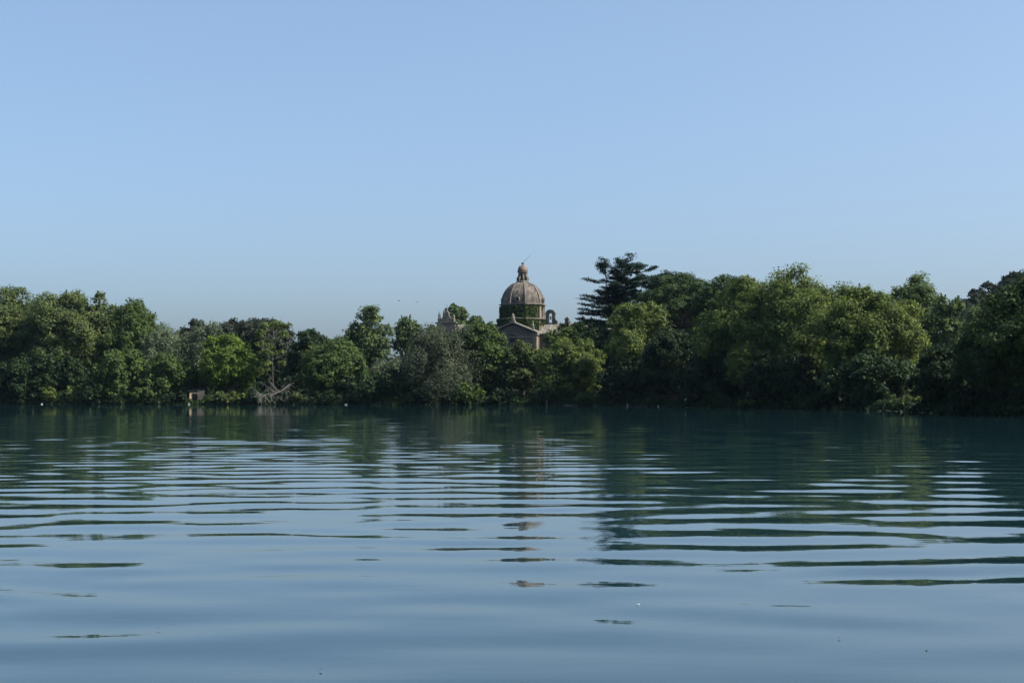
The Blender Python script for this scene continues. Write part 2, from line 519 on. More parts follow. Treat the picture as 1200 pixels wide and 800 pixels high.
def make_tree(name, label, kind, px, back, top_py, half_px, color, seed, base=0.12, group=None, cat="tree",
              leaf=None, dens=1.0, bark=None, sprig=1.0, lobes=None, zbase=None, bare=0.0):
    rng = np.random.default_rng(seed)
    D = shore_d(px) + back
    X, Y = world_x(px, D), D
    gz = float(ground_z(np.array([X]), np.array([Y]))[0]) - 0.1
    H = world_z(top_py, D) - gz
    Rr = half_px / F_PX * D * (1.1 if kind in ('round', 'plane', 'willow', 'poplar') else 1.0)
    cb = H * base
    Hc = H - cb
    leaf = leaf or (0.225 if kind == 'plane' else 0.245) * (D / 190) ** 0.5
    root = empty(name, (X, Y, gz))
    tag(root, label, cat, group)
    bark = bark or M_BARK
    TV, TF, off = [], [], 0
    def tube(pts, rad, n=6):
        nonlocal off
        v, f = tube_np(np.array(pts, float), np.array(rad, float), n)
        TV.append(v)
        TF.append(f + off)
        off += len(v)
    acc = []
    r0 = 0.018 * H + 0.05
    lean = rng.normal(0, 0.03, 2) * H
    def trunk_at(z):
        t = z / H
        return np.array([lean[0] * t + 0.02 * H * math.sin(3 * t + seed), lean[1] * t + 0.02 * H * math.cos(2.3 * t + seed), z])
    if kind in ('round', 'plane', 'poplar', 'willow', 'shrub'):
        nl = lobes or {'round': 20, 'plane': 26, 'poplar': 18, 'willow': 18, 'shrub': 9}[kind]
        center = np.array([0, 0, cb + Hc * 0.48])
        ax = np.array([Rr, Rr * 0.9, Hc * 0.5])
        lr_f = {'round': (0.30, 0.44), 'plane': (0.24, 0.38), 'poplar': (0.30, 0.46), 'willow': (0.26, 0.40), 'shrub': (0.38, 0.52)}[kind]
        i = np.arange(nl) + 0.5
        ph = np.arccos(1 - 2 * i / nl)
        th = np.pi * (1 + 5 ** 0.5) * i + rng.uniform(0, 6.28)
        d = np.stack([np.cos(th) * np.sin(ph), np.sin(th) * np.sin(ph), np.cos(ph)], 1)
        d = unit(d + rng.normal(0, 0.18, (nl, 3)))
        lr = rng.uniform(lr_f[0], lr_f[1], nl) * min(Rr, Hc * 0.55)
        # fuller low down than an ellipsoid, lobes touch the outline
        lowf = np.where(d[:, 2] < 0, 1.12, 1.0)
        rad = rng.uniform(0.80, 1.04, nl)
        cen = center + d * ax * rad[:, None] * np.array([1, 1, 1]) * np.stack([lowf, lowf, np.ones(nl)], 1)
        cen = center + (cen - center) * (1 - lr / (np.linalg.norm(cen - center, axis=1) + 1e-6))[:, None]
        cen[:, 2] = np.maximum(cen[:, 2], cb * 0.6 + lr * 0.35)
        inner = center + rng.normal(size=(max(3, nl // 4), 3)) * ax * 0.28
        cen = np.concatenate([cen, inner])
        lr = np.concatenate([lr, rng.uniform(0.36, 0.5, len(inner)) * min(Rr, Hc * 0.55)])
        shift = H - (cen[:, 2] + lr * 0.97).max()
        cen[:, 2] += shift * np.clip((cen[:, 2] - cb) / Hc, 0, 1)
        for c, r in zip(cen, lr):
            n = int(4 * math.pi * r * r * DENS * dens * (0.27 / leaf) ** 1.5 * (1.0 if kind != 'poplar' else 0.85))
            acc.append(lobe_leaves(rng, c, r, n, leaf, center, droop=0.9 if kind == 'willow' else 0.0,
                                   clump={'round': 0.27, 'plane': 0.30, 'poplar': 0.30, 'willow': 0.24, 'shrub': 0.26}[kind]))
        nin = int(Rr * Rr * Hc * 5.5 * dens)
        din = unit(rng.normal(size=(nin, 3))) * (rng.random(nin) ** 0.45)[:, None]
        pin = center + din * ax * (0.74 if kind != 'poplar' else 0.6)
        acc.append((pin, unit(rng.normal(size=(nin, 3)) + np.array([0, -0.2, 0.4])), np.full(nin, leaf * 1.9), np.clip(rng.normal(0.4, 0.15, nin), 0, 1)))
        if sprig > 0 and kind != 'shrub':
            o = np.argsort(cen[:, 2])[-max(3, int(nl * 0.7)):]
            tops = []
            for j in o:
                for _ in range(3):
                    dd = unit(np.array([rng.normal(0, 0.6), rng.normal(0, 0.6), 0.9]))
                    tops.append(cen[j] + dd * lr[j] * 0.72)
            acc.append(sprigs(rng, tops, 34 if kind != 'willow' else 20, {'plane': 0.75, 'round': 0.55, 'poplar': 0.9, 'willow': 0.6}[kind] * sprig, leaf))
        zs = np.linspace(0, H * 0.86, 8)
        if kind != 'shrub':
            tube([trunk_at(z) for z in zs], np.linspace(r0, r0 * 0.12, 8), 8)
        else:
            for _ in range(4):
                e = cen[rng.integers(0, len(cen))]
                tube([(rng.normal(0, .1), rng.normal(0, .1), 0), e * 0.5 + np.array([0, 0, .1]), e], [0.05, 0.035, 0.015], 5)
        if kind != 'shrub':
            for c, r in zip(cen, lr):
                z0 = np.clip(c[2] * 0.62 - 0.3 * np.hypot(c[0], c[1]), H * 0.08, H * 0.8)
                a = trunk_at(z0)
                m = (a + c) / 2 + np.array([0, 0, -0.06 * H]) + rng.normal(0, 0.1, 3)
                rr = r0 * 0.42 * (1 - z0 / H) + 0.03
                tube([a, a * 0.55 + m * 0.45, m * 0.6 + c * 0.4, c], [rr, rr * 0.8, rr * 0.5, rr * 0.2], 5)
                for _ in range(3):
                    e = c + unit(rng.normal(size=3) + np.array([0, 0, 0.6])) * r * rng.uniform(0.6, 1.0 + 0.35 * bare)
                    tube([c, (c + e) / 2 + rng.normal(0, 0.08, 3), e], [rr * 0.3, rr * 0.2, 0.012], 4)
    elif kind == 'pine':
        # umbrella pine: a high parasol of rounded cushions on spreading limbs
        nl = lobes or 34
        top = H
        rise = Hc
        i = np.arange(nl) + 0.5
        q = np.sqrt(i / nl)
        th = np.pi * (1 + 5 ** 0.5) * i + rng.uniform(0, 6)
        lr = rng.uniform(0.20, 0.30, nl) * Rr
        cen = np.stack([np.cos(th) * q * Rr * 0.86, np.sin(th) * q * Rr * 0.86, top - lr - rise * (q ** 2.2) * rng.uniform(0.55, 0.9, nl)], 1)
        cen2 = cen[::2] * np.array([0.9, 0.9, 1]) - np.array([0, 0, Rr * 0.36])
        cen = np.concatenate([cen, cen2])
        lr = np.concatenate([lr, lr[::2]])
        ctr = np.array([0, 0, top - rise * 1.3])
        for c, r in zip(cen, lr):
            n = int(4 * math.pi * r * r * DENS * dens * 1.35)
            acc.append(lobe_leaves(rng, c, r, n, leaf * 0.82, ctr, flat=0.66, clump=0.22, up=0.8))
        zs = np.linspace(0, top - rise * 1.05, 7)
        tube([trunk_at(z) for z in zs], np.linspace(r0 * 1.2, r0 * 0.75, 7), 9)
        e0 = trunk_at(zs[-1])
        for c in cen:
            m = e0 * 0.5 + c * 0.5 + np.array([0, 0, -0.25 * abs(c[2] - e0[2]) - 0.2])
            tube([e0 * 0.97, m, c], [r0 * 0.34, r0 * 0.22, r0 * 0.08], 5)
    elif kind == 'cedar':
        # several leaders carrying flat, ragged plates on level limbs
        zs = np.linspace(0, H * 0.8, 12)
        tube([trunk_at(z) for z in zs], np.linspace(r0 * 1.3, 0.10, 12), 9)
        heads = [(0.06, 0.0, 0.945), (0.48, 0.1, 0.945), (-0.30, -0.15, 0.93), (0.24, -0.35, 0.91)]
        for hx, hy, hz in heads:
            p = trunk_at(H * 0.45)
            q = np.array([hx * Rr, hy * Rr, H * hz])
            tube([p, p * 0.5 + q * 0.5 + np.array([hx * Rr * 0.2, hy * Rr * 0.2, 0]), q], [0.16, 0.10, 0.03], 6)
        nb = lobes or 165
        for j in range(nb):
            u = rng.random() ** 0.85
            hx, hy, hz = heads[j % 4]
            z = H * (0.28 + (hz - 0.27) * u)
            f = np.clip((z / H - 0.45) / 0.4, 0, 1)
            stem = trunk_at(z * 0.98) * (1 - f) + np.array([hx * Rr * f, hy * Rr * f, z]) * f
            a = rng.uniform(0, 6.283)
            L = Rr * (0.80 - 0.36 * u ** 2) * rng.uniform(0.25, 1.2) * np.clip(0.45 + z / H, 0.6, 1)
            tilt = 0.02 + 0.30 * u ** 1.8 + rng.normal(0, 0.13)
            d = np.array([math.cos(a), math.sin(a), tilt])
            p0 = stem - np.array([0, 0, L * 0.08])
            tube([p0 + d * L * t + np.array([0, 0, -0.05 * L * math.sin(t * 3.1)]) for t in (0, 0.35, 0.7, 1.0)], [0.09, 0.06, 0.04, 0.015], 5)
            # fans of side twigs, each a flat feathery spray
            perp = np.array([-math.sin(a), math.cos(a), 0])
            nt_ = 9
            per = int(52 * dens * (0.5 + L / 5))
            for q in range(nt_):
                t0 = 0.25 + 0.75 * (q + rng.random()) / nt_
                sd_ = 1 if q % 2 else -1
                tl = L * 0.36 * (1.15 - 0.6 * t0) * rng.uniform(0.7, 1.2)
                dd = unit(d * 0.75 + perp * sd_ * 0.75 + np.array([0, 0, rng.normal(0.02, 0.06)]))
                b0 = p0 + d * L * t0 + np.array([0, 0, -0.05 * L * math.sin(t0 * 3.1)])
                w = rng.random(per)
                P = b0 + dd * (w * tl)[:, None] + rng.normal(size=(per, 3)) * np.array([0.24, 0.24, 0.09])
                N = unit(np.array([0, 0, 1.0]) + 0.45 * rng.normal(size=(per, 3)))
                acc.append((P, N, np.full(per, leaf * 0.95), np.clip(rng.normal(0.45 + 0.12 * math.sin(j), 0.2, per), 0, 1)))
    elif kind == 'sparse':
        # thin half-dead tree: a bare pole of a stem with a few leafy sprays
        zs = np.linspace(0, H, 10)
        tube([trunk_at(z) for z in zs], np.linspace(r0 * 0.36, 0.02, 10), 7)
        nl = lobes or 20
        for j in range(nl):
            z = H * rng.uniform(0.25, 0.92)
            a = rng.uniform(0, 6.28)
            e = trunk_at(z) + np.array([math.cos(a), math.sin(a), 0.35]) * Rr * rng.uniform(0.45, 0.95)
            p0 = trunk_at(z * 0.9)
            tube([p0, (p0 + e) / 2 + np.array([0, 0, 0.15]), e], [0.035, 0.025, 0.01], 5)
            r = Rr * rng.uniform(0.2, 0.36)
            n = int(4 * math.pi * r * r * DENS * 0.8 * dens)
            acc.append(lobe_leaves(rng, e, r, n, leaf, trunk_at(z), flat=0.7))
            for _ in range(3):
                e2 = e + unit(rng.normal(size=3) + np.array([0, 0, .5])) * r * 1.3
                tube([e, e2], [0.02, 0.008], 4)
    P = np.concatenate([a[0] for a in acc])
    N = np.concatenate([a[1] for a in acc])
    S = np.concatenate([a[2] for a in acc])
    t = np.concatenate([a[3] for a in acc])
    ok = P[:, 2] > 0.05
    P, N, S, t = P[ok], N[ok], S[ok], t[ok]
    asp = 0.7 if kind not in ('willow', 'cedar', 'pine') else 0.38
    V, F, t = leaves(rng, P, N, S, t, asp)
    link("crown", np_mesh("crown", V, F, LEAF[color], False, t), root)
    if TV:
        link("trunk" if kind != 'shrub' else "stems", np_mesh("trunk", np.concatenate(TV), np.concatenate(TF), bark, True), root)
    return root


G_L, G_R, G_H = "shore trees left of the dome", "shore trees right of the dome", "oaks on the far hill"
# name, label, kind, px, metres behind the shore, top py, half width px, colour, options
TREES = [
 # ---- left of the dome
 ("broadleaf_tree", "tall airy olive green tree cut by the left edge of the view", 'plane', 12, 12, 337, 46, 'olive', dict(base=0.2, dens=0.75)),
 ("broadleaf_tree", "broad dense olive green tree, the highest crown of the left bank", 'plane', 70, 9, 338, 44, 'olive', dict(base=0.12)),
 ("broadleaf_tree", "olive green tree with a ragged top between the broad left tree and the spiky one", 'plane', 112, 13, 343, 30, 'olive', dict(base=0.2)),
 ("broadleaf_tree", "green tree with spiky shoots on top standing above the left willow", 'plane', 158, 14, 352, 36, 'green', dict(base=0.2, sprig=1.4)),
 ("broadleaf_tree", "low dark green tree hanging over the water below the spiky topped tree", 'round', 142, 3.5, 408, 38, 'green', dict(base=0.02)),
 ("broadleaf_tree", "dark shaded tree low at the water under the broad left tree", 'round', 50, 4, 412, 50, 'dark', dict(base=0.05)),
 ("willow_tree", "silvery grey green willow touching the spiky topped tree", 'willow', 196, 11, 377, 32, 'willow', dict(base=0.2)),
 ("willow_tree", "silvery grey green willow behind the bright yellow green tree", 'willow', 240, 12, 376, 36, 'willow', dict(base=0.2)),
 ("broadleaf_tree", "deep green low tree over the water beside the stone hut", 'round', 196, 4, 414, 34, 'green', dict(base=0.02)),
 ("maple_tree", "bright yellow green rounded tree above the stone hut", 'round', 267, 5, 392, 34, 'bright', dict(base=0.16, sprig=1.2)),
 ("holm_oak_tree", "dusky grey brown oak top peeping over the silvery willows", 'round', 228, 30, 373, 28, 'oak', dict(base=0.3)),
 ("holm_oak_tree", "dusky grey brown oak behind the bright yellow green tree", 'round', 276, 26, 373, 30, 'oak', dict(base=0.25)),
 ("holm_oak_tree", "dusky grey brown oak behind the bare thin stem", 'round', 312, 25, 371, 34, 'oak', dict(base=0.2)),
 ("broadleaf_tree", "thin half dead tree with a bare pale stem and sparse yellow green sprays", 'sparse', 320, 5, 378, 24, 'plane', dict(bark=M_BARK_PALE)),
 ("broadleaf_tree", "dark blue green tree right of the bare thin stem", 'round', 366, 16, 385, 28, 'dark', dict(base=0.15)),
 ("broadleaf_tree", "dark olive tree with brownish tints over the water right of the fallen branches", 'round', 396, 5, 394, 38, 'green', dict(base=0.04)),
 ("broadleaf_tree", "small yellowish tree squeezed between the blue green tree and the dark olive one", 'round', 366, 6, 404, 12, 'yellow', dict(base=0.2, dens=0.7)),
 ("poplar_tree", "tallest light green poplar left of the dome", 'poplar', 430, 26, 358, 25, 'poplar', dict(base=0.16, sprig=1.2)),
 ("poplar_tree", "slender airy poplar with sky showing through, right of the tallest poplar", 'poplar', 478, 30, 371, 20, 'poplar', dict(base=0.42, dens=0.6, sprig=1.2)),
 ("olive_tree", "low pale silvery tree in the dip below the two poplars", 'willow', 458, 16, 418, 24, 'willow', dict(base=0.1)),
 ("broadleaf_tree", "dark rounded low tree at the water below the two poplars", 'round', 452, 4, 432, 46, 'dark', dict(base=0.0)),
 ("broadleaf_tree", "big grey olive drooping tree under the stone roof crest", 'willow', 520, 5, 376, 50, 'grey', dict(base=0.04, sprig=0.7)),
 ("broadleaf_tree", "green tree top hiding the convent wing below the stone roof crest", 'round', 514, 44, 381, 18, 'green', dict(base=0.1)),
 ("broadleaf_tree", "dark green tree covering the convent wing left of the pediment", 'round', 552, 46, 381, 24, 'green', dict(base=0.1)),
 ("broadleaf_tree", "fresh green treetop rising behind the stone roof crest", 'plane', 533, 98, 355, 15, 'poplar', dict(base=0.5)),
 ("broadleaf_tree", "small fresh green treetop behind the convent roof left of the dome", 'plane', 556, 100, 370, 16, 'green', dict(base=0.5)),
 ("broadleaf_tree", "dark green tree just left of the pediment window", 'round', 565, 8, 377, 30, 'green', dict(base=0.04)),
 ("broadleaf_tree", "dark tree with bare brownish twigs directly below the pediment", 'round', 613, 9, 397, 24, 'olive', dict(base=0.1, dens=0.8, bare=1)),
 # ---- right of the dome
 ("broadleaf_tree", "dark green tree in front of the convent roof and chimneys", 'round', 668, 24, 377, 30, 'green', dict(base=0.1)),
 ("broadleaf_tree", "dark leafy tree top just below the chimneys left of the cedar", 'round', 686, 44, 378, 20, 'dark', dict(base=0.1)),
 ("plane_tree", "sunlit light green tree leaning over the water below the chimneys", 'plane', 668, 6, 396, 42, 'plane', dict(base=0.04)),
 ("broadleaf_tree", "dark narrow tree beneath the cedar", 'round', 700, 22, 377, 26, 'dark', dict(base=0.05)),
 ("cedar_tree", "tall dark cedar with level tiered branches", 'cedar', 726, 34, 301, 56, 'cedar', dict()),
 ("cedar_tree", "blue green cedar mass tucked between the tall cedar and the umbrella pine", 'cedar', 764, 33, 318, 46, 'cedar', dict()),
 ("pine_tree", "big dark umbrella pine right of the tall cedar", 'pine', 798, 34, 313, 60, 'pine', dict(base=0.56)),
 ("pine_tree", "flat topped umbrella pine joining the large plane tree", 'pine', 852, 36, 318, 42, 'pine', dict(base=0.62)),
 ("holm_oak_tree", "dark oak filling the shade below the umbrella pine canopy", 'round', 805, 46, 338, 62, 'dark', dict(base=0.05)),
 ("plane_tree", "yellow green plane tree in front of the tall cedar", 'plane', 748, 9, 353, 40, 'plane', dict(base=0.22)),
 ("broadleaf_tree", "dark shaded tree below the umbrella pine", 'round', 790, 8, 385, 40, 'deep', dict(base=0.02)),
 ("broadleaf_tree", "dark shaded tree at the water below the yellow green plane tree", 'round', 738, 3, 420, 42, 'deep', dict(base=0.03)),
 ("plane_tree", "green plane tree under the flat topped umbrella pine", 'plane', 842, 9, 350, 34, 'planed', dict(base=0.1)),
 ("plane_tree", "left half of the large sunlit plane crown beside the flat topped pine", 'plane', 884, 12, 323, 60, 'plane', dict(base=0.1, lobes=36)),
 ("plane_tree", "highest sunlit plane tree right of the pines", 'plane', 950, 12, 315, 66, 'plane', dict(base=0.1, lobes=40)),
 ("plane_tree", "small bright clump of a tree in front of the large plane crown", 'plane', 878, 4, 402, 28, 'plane', dict(base=0.3)),
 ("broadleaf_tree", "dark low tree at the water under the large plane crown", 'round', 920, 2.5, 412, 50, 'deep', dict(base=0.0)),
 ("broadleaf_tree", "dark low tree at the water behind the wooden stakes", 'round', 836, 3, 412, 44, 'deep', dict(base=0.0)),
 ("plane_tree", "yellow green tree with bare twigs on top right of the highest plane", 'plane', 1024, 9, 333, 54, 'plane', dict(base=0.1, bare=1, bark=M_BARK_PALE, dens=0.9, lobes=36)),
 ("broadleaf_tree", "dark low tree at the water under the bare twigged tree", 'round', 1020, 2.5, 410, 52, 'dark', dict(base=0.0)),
 ("poplar_tree", "large grey green poplar behind the bare twigged tree", 'poplar', 1072, 44, 320, 40, 'poplar', dict(base=0.15, sprig=0.8)),
 ("poplar_tree", "small grey green poplar beside the large one near the far hill", 'poplar', 1112, 46, 345, 21, 'poplar', dict(base=0.15, sprig=0.8)),
 ("broadleaf_tree", "pale green tree between the small poplar and the dark right tree", 'round', 1152, 70, 356, 28, 'poplar', dict(base=0.1)),
 ("broadleaf_tree", "very dark large tree nearest the camera at the right edge", 'round', 1254, 8, 316, 118, 'mid', dict(base=0.02, lobes=44)),
 ("broadleaf_tree", "dark rounded tree leaning against the left flank of the large right tree", 'round', 1164, 6, 368, 46, 'mid', dict(base=0.02)),
 ("broadleaf_tree", "dark low tree at the water between the bare twigged tree and the dark right tree", 'round', 1112, 4, 408, 44, 'deep', dict(base=0.0)),
]
for n_, (name, label, kind, px, back, top, half, color, opt) in enumerate(TREES):
    make_tree(name, label, kind, px, back, top, half, color, 100 + n_ * 7, **opt)

# oaks on the far hill, right
HILL = [(1128, 350, 24, "lowest grey oak at the foot of the far hill"), (1146, 338, 18, "grey oak second from the foot of the far hill"),
        (1162, 328, 17, "grey oak halfway up the far hill slope"), (1184, 321, 17, "grey oak just below the top one of the far hill"),
        (1206, 311, 22, "topmost grey oak of the far hill at the right edge")]
for n_, (px, top, half, label) in enumerate(HILL):
    D = 325
    make_tree("holm_oak_tree", label, 'round', px, D - shore_d(px), top, half, 'oak', 900 + n_ * 3, base=0.05, group=G_H, leaf=0.36)

# shrubs along the water
SHRUBS = [
 (-8, 440, 22, 'deep', "dark shrub at the water at the left edge"), (30, 446, 22, 'dark', "dark shrub at the water between the two floating gulls"),
 (58, 452, 12, 'plane', "small sunlit shrub with a pale top at the water under the broad left tree"), (84, 452, 9, 'plane', "tiny sunlit shrub alone in the shade under the broad left tree"),
 (108, 448, 20, 'dark', "dark shrub at the water left of the low dark green tree"), (168, 452, 18, 'green', "low shrub at the water between the two low trees left of the hut"),
 (212, 458, 9, 'deep', "dark little shrub left of the stone hut"), (259, 458, 15, 'olive', "rounded olive shrub right of the stone hut"),
 (280, 459, 16, 'plane', "yellowish low shrub below the bright yellow green tree"), (299, 456, 11, 'dark', "dark shrub left of the fallen bleached branches"),
 (338, 457, 14, 'grey', "grey green shrub behind the fallen bleached branches"), (352, 460, 12, 'olive', "sunlit shrub right of the fallen bleached branches"),
 (384, 456, 16, 'dark', "dark shrub at the water below the dark olive tree"), (424, 452, 18, 'dark', "dark shrub left of the dark rounded low tree"),
 (492, 452, 18, 'dark', "dark shrub left below the big grey olive tree"), (548, 448, 24, 'green', "leafy green shrub at the water right of the big grey olive tree"),
 (584, 456, 14, 'deep', "dark shrub at the water left of the dark opening below the dome"), (640, 450, 18, 'dark', "dark shrub above the pale wooden post"),
 (686, 458, 17, 'green', "rounded dense green shrub at the water below the sunlit light green tree"), (772, 462, 18, 'deep', "low dark shrub at the water below the umbrella pine"),
 (884, 462, 18, 'green', "low green shrub beside the leaning pole"), (966, 455, 22, 'deep', "dark shrub at the water below the highest plane tree"),
 (1062, 462, 22, 'olive', "olive shrub at the water below the bare twigged tree"), (1140, 450, 34, 'deep', "dark shrub at the water left below the large right tree"),
 (1200, 452, 34, 'deep', "dark shrub at the water at the right edge"),
]
for n_, (px, top, half, color, label) in enumerate(SHRUBS):
    make_tree("shrub", label, 'shrub', px, 0.1, top, half, color, 500 + n_ * 5, base=0.0, cat="shrub")

# the sunlit shrub seen through the dark opening below the dome
make_tree("shrub", "pale sunlit shrub glimpsed in the dark opening below the dome", 'shrub', 607, 4, 461, 4, 'yellow', 777, base=0.0, cat="shrub", dens=2)

# dark undergrowth that fills the wood behind the shore trees
def undergrowth(name, label, n, smin, smax, hmax, leaf, seed, color, ymax):
    rng = np.random.default_rng(seed)
    X = rng.uniform(-130, 110, n * 5)
    Y = rng.uniform(80, ymax, n * 5)
    s = shore_dist(X, Y)
    ok = (s > smin) & (s < smax) & (np.abs(X) < 0.44 * Y + 6)
    X, Y = X[ok][:n], Y[ok][:n]
    top = hmax * (0.55 + 0.25 * np.sin(X * 0.35 + 1.0) * np.sin(Y * 0.21) + 0.25 * np.sin(X * 0.93 + Y * 0.4))
    Z = ground_z(X, Y) + top * rng.random(len(X)) ** 0.7
    P = np.stack([X, Y, Z], 1)
    N = unit(rng.normal(size=P.shape) + np.array([0, -0.3, 0.6]))
    V, F, t = leaves(rng, P, N, np.full(len(P), leaf), np.clip(rng.normal(0.4, 0.2, len(P)), 0, 1))
    tag(link(name, np_mesh(name, V, F, LEAF[color], False, t)), label, kind="stuff")

def bank_cover():
    rng = np.random.default_rng(8)
    n = 60000
    px = rng.uniform(-60, 1330, n)
    D = np.interp(px, SHORE_PX, SHORE_D)
    X, Y = (px - 600) / F_PX * D + rng.normal(0, 0.4, n), D + rng.uniform(-0.7, 3.2, n)
    s = shore_dist(X, Y)
    ok = (s > -1.1) & (s < 3.5)
    X, Y, s, px = X[ok], Y[ok], s[ok], px[ok]
    top = 0.9 + 0.5 * np.sin(X * 0.9 + 1.0) + 0.35 * np.sin(X * 2.3 + 2) + 0.25 * np.sin(Y * 1.9)
    top = np.clip(top, 0.35, 2.0) * np.clip((s + 1.6) / 2.0, 0.3, 1) * np.where((px > 222) & (px < 241), 0.4, 1.0)
    Z = np.maximum(ground_z(X, Y), -0.05) + top * rng.random(len(X)) ** 0.8 + 0.05
    P = np.stack([X, Y, Z], 1)
    N = unit(rng.normal(size=P.shape) + np.array([0, -0.2, 0.7]))
    V, F, t = leaves(rng, P, N, np.full(len(P), 0.24), np.clip(0.45 + 0.3 * np.sin(X * 0.7) + rng.normal(0, 0.2, len(P)), 0, 1))
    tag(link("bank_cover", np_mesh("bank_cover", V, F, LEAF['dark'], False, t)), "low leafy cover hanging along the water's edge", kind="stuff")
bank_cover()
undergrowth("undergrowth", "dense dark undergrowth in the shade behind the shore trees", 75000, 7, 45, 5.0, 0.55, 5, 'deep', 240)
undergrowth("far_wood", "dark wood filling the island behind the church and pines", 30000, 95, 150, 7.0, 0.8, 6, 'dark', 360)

# ------------------------------------------------------------------ domed church with its convent wings
CH_D = 260.0
CH_X = world_x(612.6, CH_D)
GZC = float(ground_z(np.array([CH_X]), np.array([CH_D]))[0]) - 0.1
church = empty("domed_church", (CH_X, CH_D, GZC), R(-15))
tag(church, "old stone church with ribbed lead dome, lantern and pedimented front above the trees", "church")
def zl(py, D=CH_D):
    return world_z(py, D) - GZC
PXM = CH_D / F_PX      # metres per photo pixel at the church
OCT0 = -math.pi / 2 + math.pi / 8
z_base0, z_base1 = 0.0, zl(374)
z_dr0, z_dr1 = zl(373.2), zl(358.5)
z_cor = zl(356.8)
z_lan = zl(331)
def octa(prof, name, mat, parent=church, n=8):
    m = MB()
    m.lathe(prof, n, OCT0)
    return m.build(name, mat, parent)
RB, RD = 29 * PXM, 25.6 * PXM
octa([(RB, z_base0), (RB, z_base1 - 0.25)], "base_wall", M_STONE)
octa([(RB + 0.05, z_base1 - 0.25), (RB + 0.32, z_base1 - 0.12), (RB + 0.32, z_base1 + 0.02), (RB - 0.1, z_base1 + 0.12), (RD - 0.3, z_base1 + 0.15)], "base_ledge", M_PALESTONE)
octa([(RD - 0.06, z_base1 + 0.1), (RD - 0.06, z_dr1)], "drum", M_STONE)
octa([(RD, z_dr1 - 0.02), (RD + 0.16, z_dr1 + 0.05), (RD + 0.42, z_dr1 + 0.14), (RD + 0.42, z_dr1 + 0.26), (RD + 0.1, z_cor), (RD - 0.2, z_cor + 0.02)], "cornice", M_PALESTONE)
# corner pilasters and windows of the drum
for k in range(8):
    a = OCT0 + k * math.pi / 4
    m = MB()
    m.box(-0.28, 0.28, -0.09, 0.12, z_dr0, z_dr1 - 0.03)
    o = m.build("pilaster", M_STONE, church, loc=(math.cos(a) * RD * 0.99, math.sin(a) * RD * 0.99, 0), rz=a + math.pi / 2)
    a2 = a + math.pi / 8
    ap = (RD - 0.06) * math.cos(math.pi / 8)
    fr = MB()
    zz0, zz1 = z_dr0 + 0.45, z_dr1 - 0.45
    for x0, x1, q0, q1 in ((-0.58, -0.42, zz0 - 0.15, zz1 + 0.15), (0.42, 0.58, zz0 - 0.15, zz1 + 0.15), (-0.42, 0.42, zz1, zz1 + 0.15), (-0.42, 0.42, zz0 - 0.15, zz0)):
        fr.box(x0, x1, -0.10, 0.05, q0, q1)
    w = fr.build("window", M_PALESTONE, church, loc=(math.cos(a2) * ap, math.sin(a2) * ap, 0), rz=a2 + math.pi / 2)
    p = MB()
    p.box(-0.42, 0.42, -0.02, 0.04, zz0, zz1)
    p.build("pane", M_VOID, w)

# dome: eight slightly bulging webs and eight ribs
Hd = z_lan - z_cor
RT = 6.3 * PXM
prof = []
for i in range(15):
    t = i / 14
    r = RT + (RD - 0.12 - RT) * (1 - t ** 2.05) ** 0.62
    prof.append((r, z_cor + Hd * t))
prof[0] = (RD - 0.1, z_cor)
dome = MB()
dome.lathe([(RD + 0.02, z_cor - 0.02), (RD + 0.02, z_cor + 0.16), (RD - 0.25, z_cor + 0.2)], 8, OCT0)
dome = dome.build("dome", M_RIB, church)
for k in range(8):
    a0 = OCT0 + k * math.pi / 4
    m = MB()
    vs_, fs_ = [], []
    nc = 6
    for r, z in prof:
        for j in range(nc + 1):
            u = j / nc * 2 - 1
            f = 0.952 + 0.048 * u * u
            a = a0 + math.pi / 4 * j / nc
            vs_.append((r * f * math.cos(a), r * f * math.sin(a), z + 0.03))
    for i in range(len(prof) - 1):
        for j in range(nc):
            fs_.append((i * (nc + 1) + j, i * (nc + 1) + j + 1, (i + 1) * (nc + 1) + j + 1, (i + 1) * (nc + 1) + j))
    m.add(vs_, fs_)
    m.build("dome_panel", M_DOME, dome, smooth=True)
    m = MB()
    vs_, fs_ = [], []
    ca, sa = math.cos(a0), math.sin(a0)
    for i, (r, z) in enumerate(prof):
        w = 0.20 - 0.07 * i / 14
        for rr, ww in ((r - 0.06, w), (r + 0.13, w * 0.8), (r + 0.13, -w * 0.8), (r - 0.06, -w)):
            vs_.append((rr * ca - ww * sa, rr * sa + ww * ca, z + 0.03))
    for i in range(len(prof) - 1):
        for j in range(4):
            fs_.append((i * 4 + j, i * 4 + (j + 1) % 4, (i + 1) * 4 + (j + 1) % 4, (i + 1) * 4 + j))
    m.add(vs_, fs_)
    m.build("rib", M_RIB, dome)
# small round dormer low on the front of the dome
def dormer(a):
    m = MB()
    n = 14
    vs_, fs_ = [], []
    for y in (-0.34, 0.45):
        for rr in (0.26, 0.44):
            for i in range(n):
                t = 2 * math.pi * i / n
                vs_.append((rr * math.cos(t), y, rr * 1.15 * math.sin(t)))
    for i in range(n):
        j = (i + 1) % n
        fs_ += [(i, j, n + j, n + i), (n + i, n + j, 3 * n + j, 3 * n + i), (2 * n + i, i, n + i, 3 * n + i)]
        fs_ += [(i, 2 * n + i, 2 * n + j, j)]
    m.add(vs_, fs_)
    rr = RD * 0.93
    o = m.build("dormer", M_PALESTONE, dome, loc=(math.cos(a) * rr, math.sin(a) * rr, z_cor + 0.75), rz=a + math.pi / 2)
    return o
for k in (0, 2, 4, 6):
    dormer(-math.pi / 2 + k * math.pi / 4)

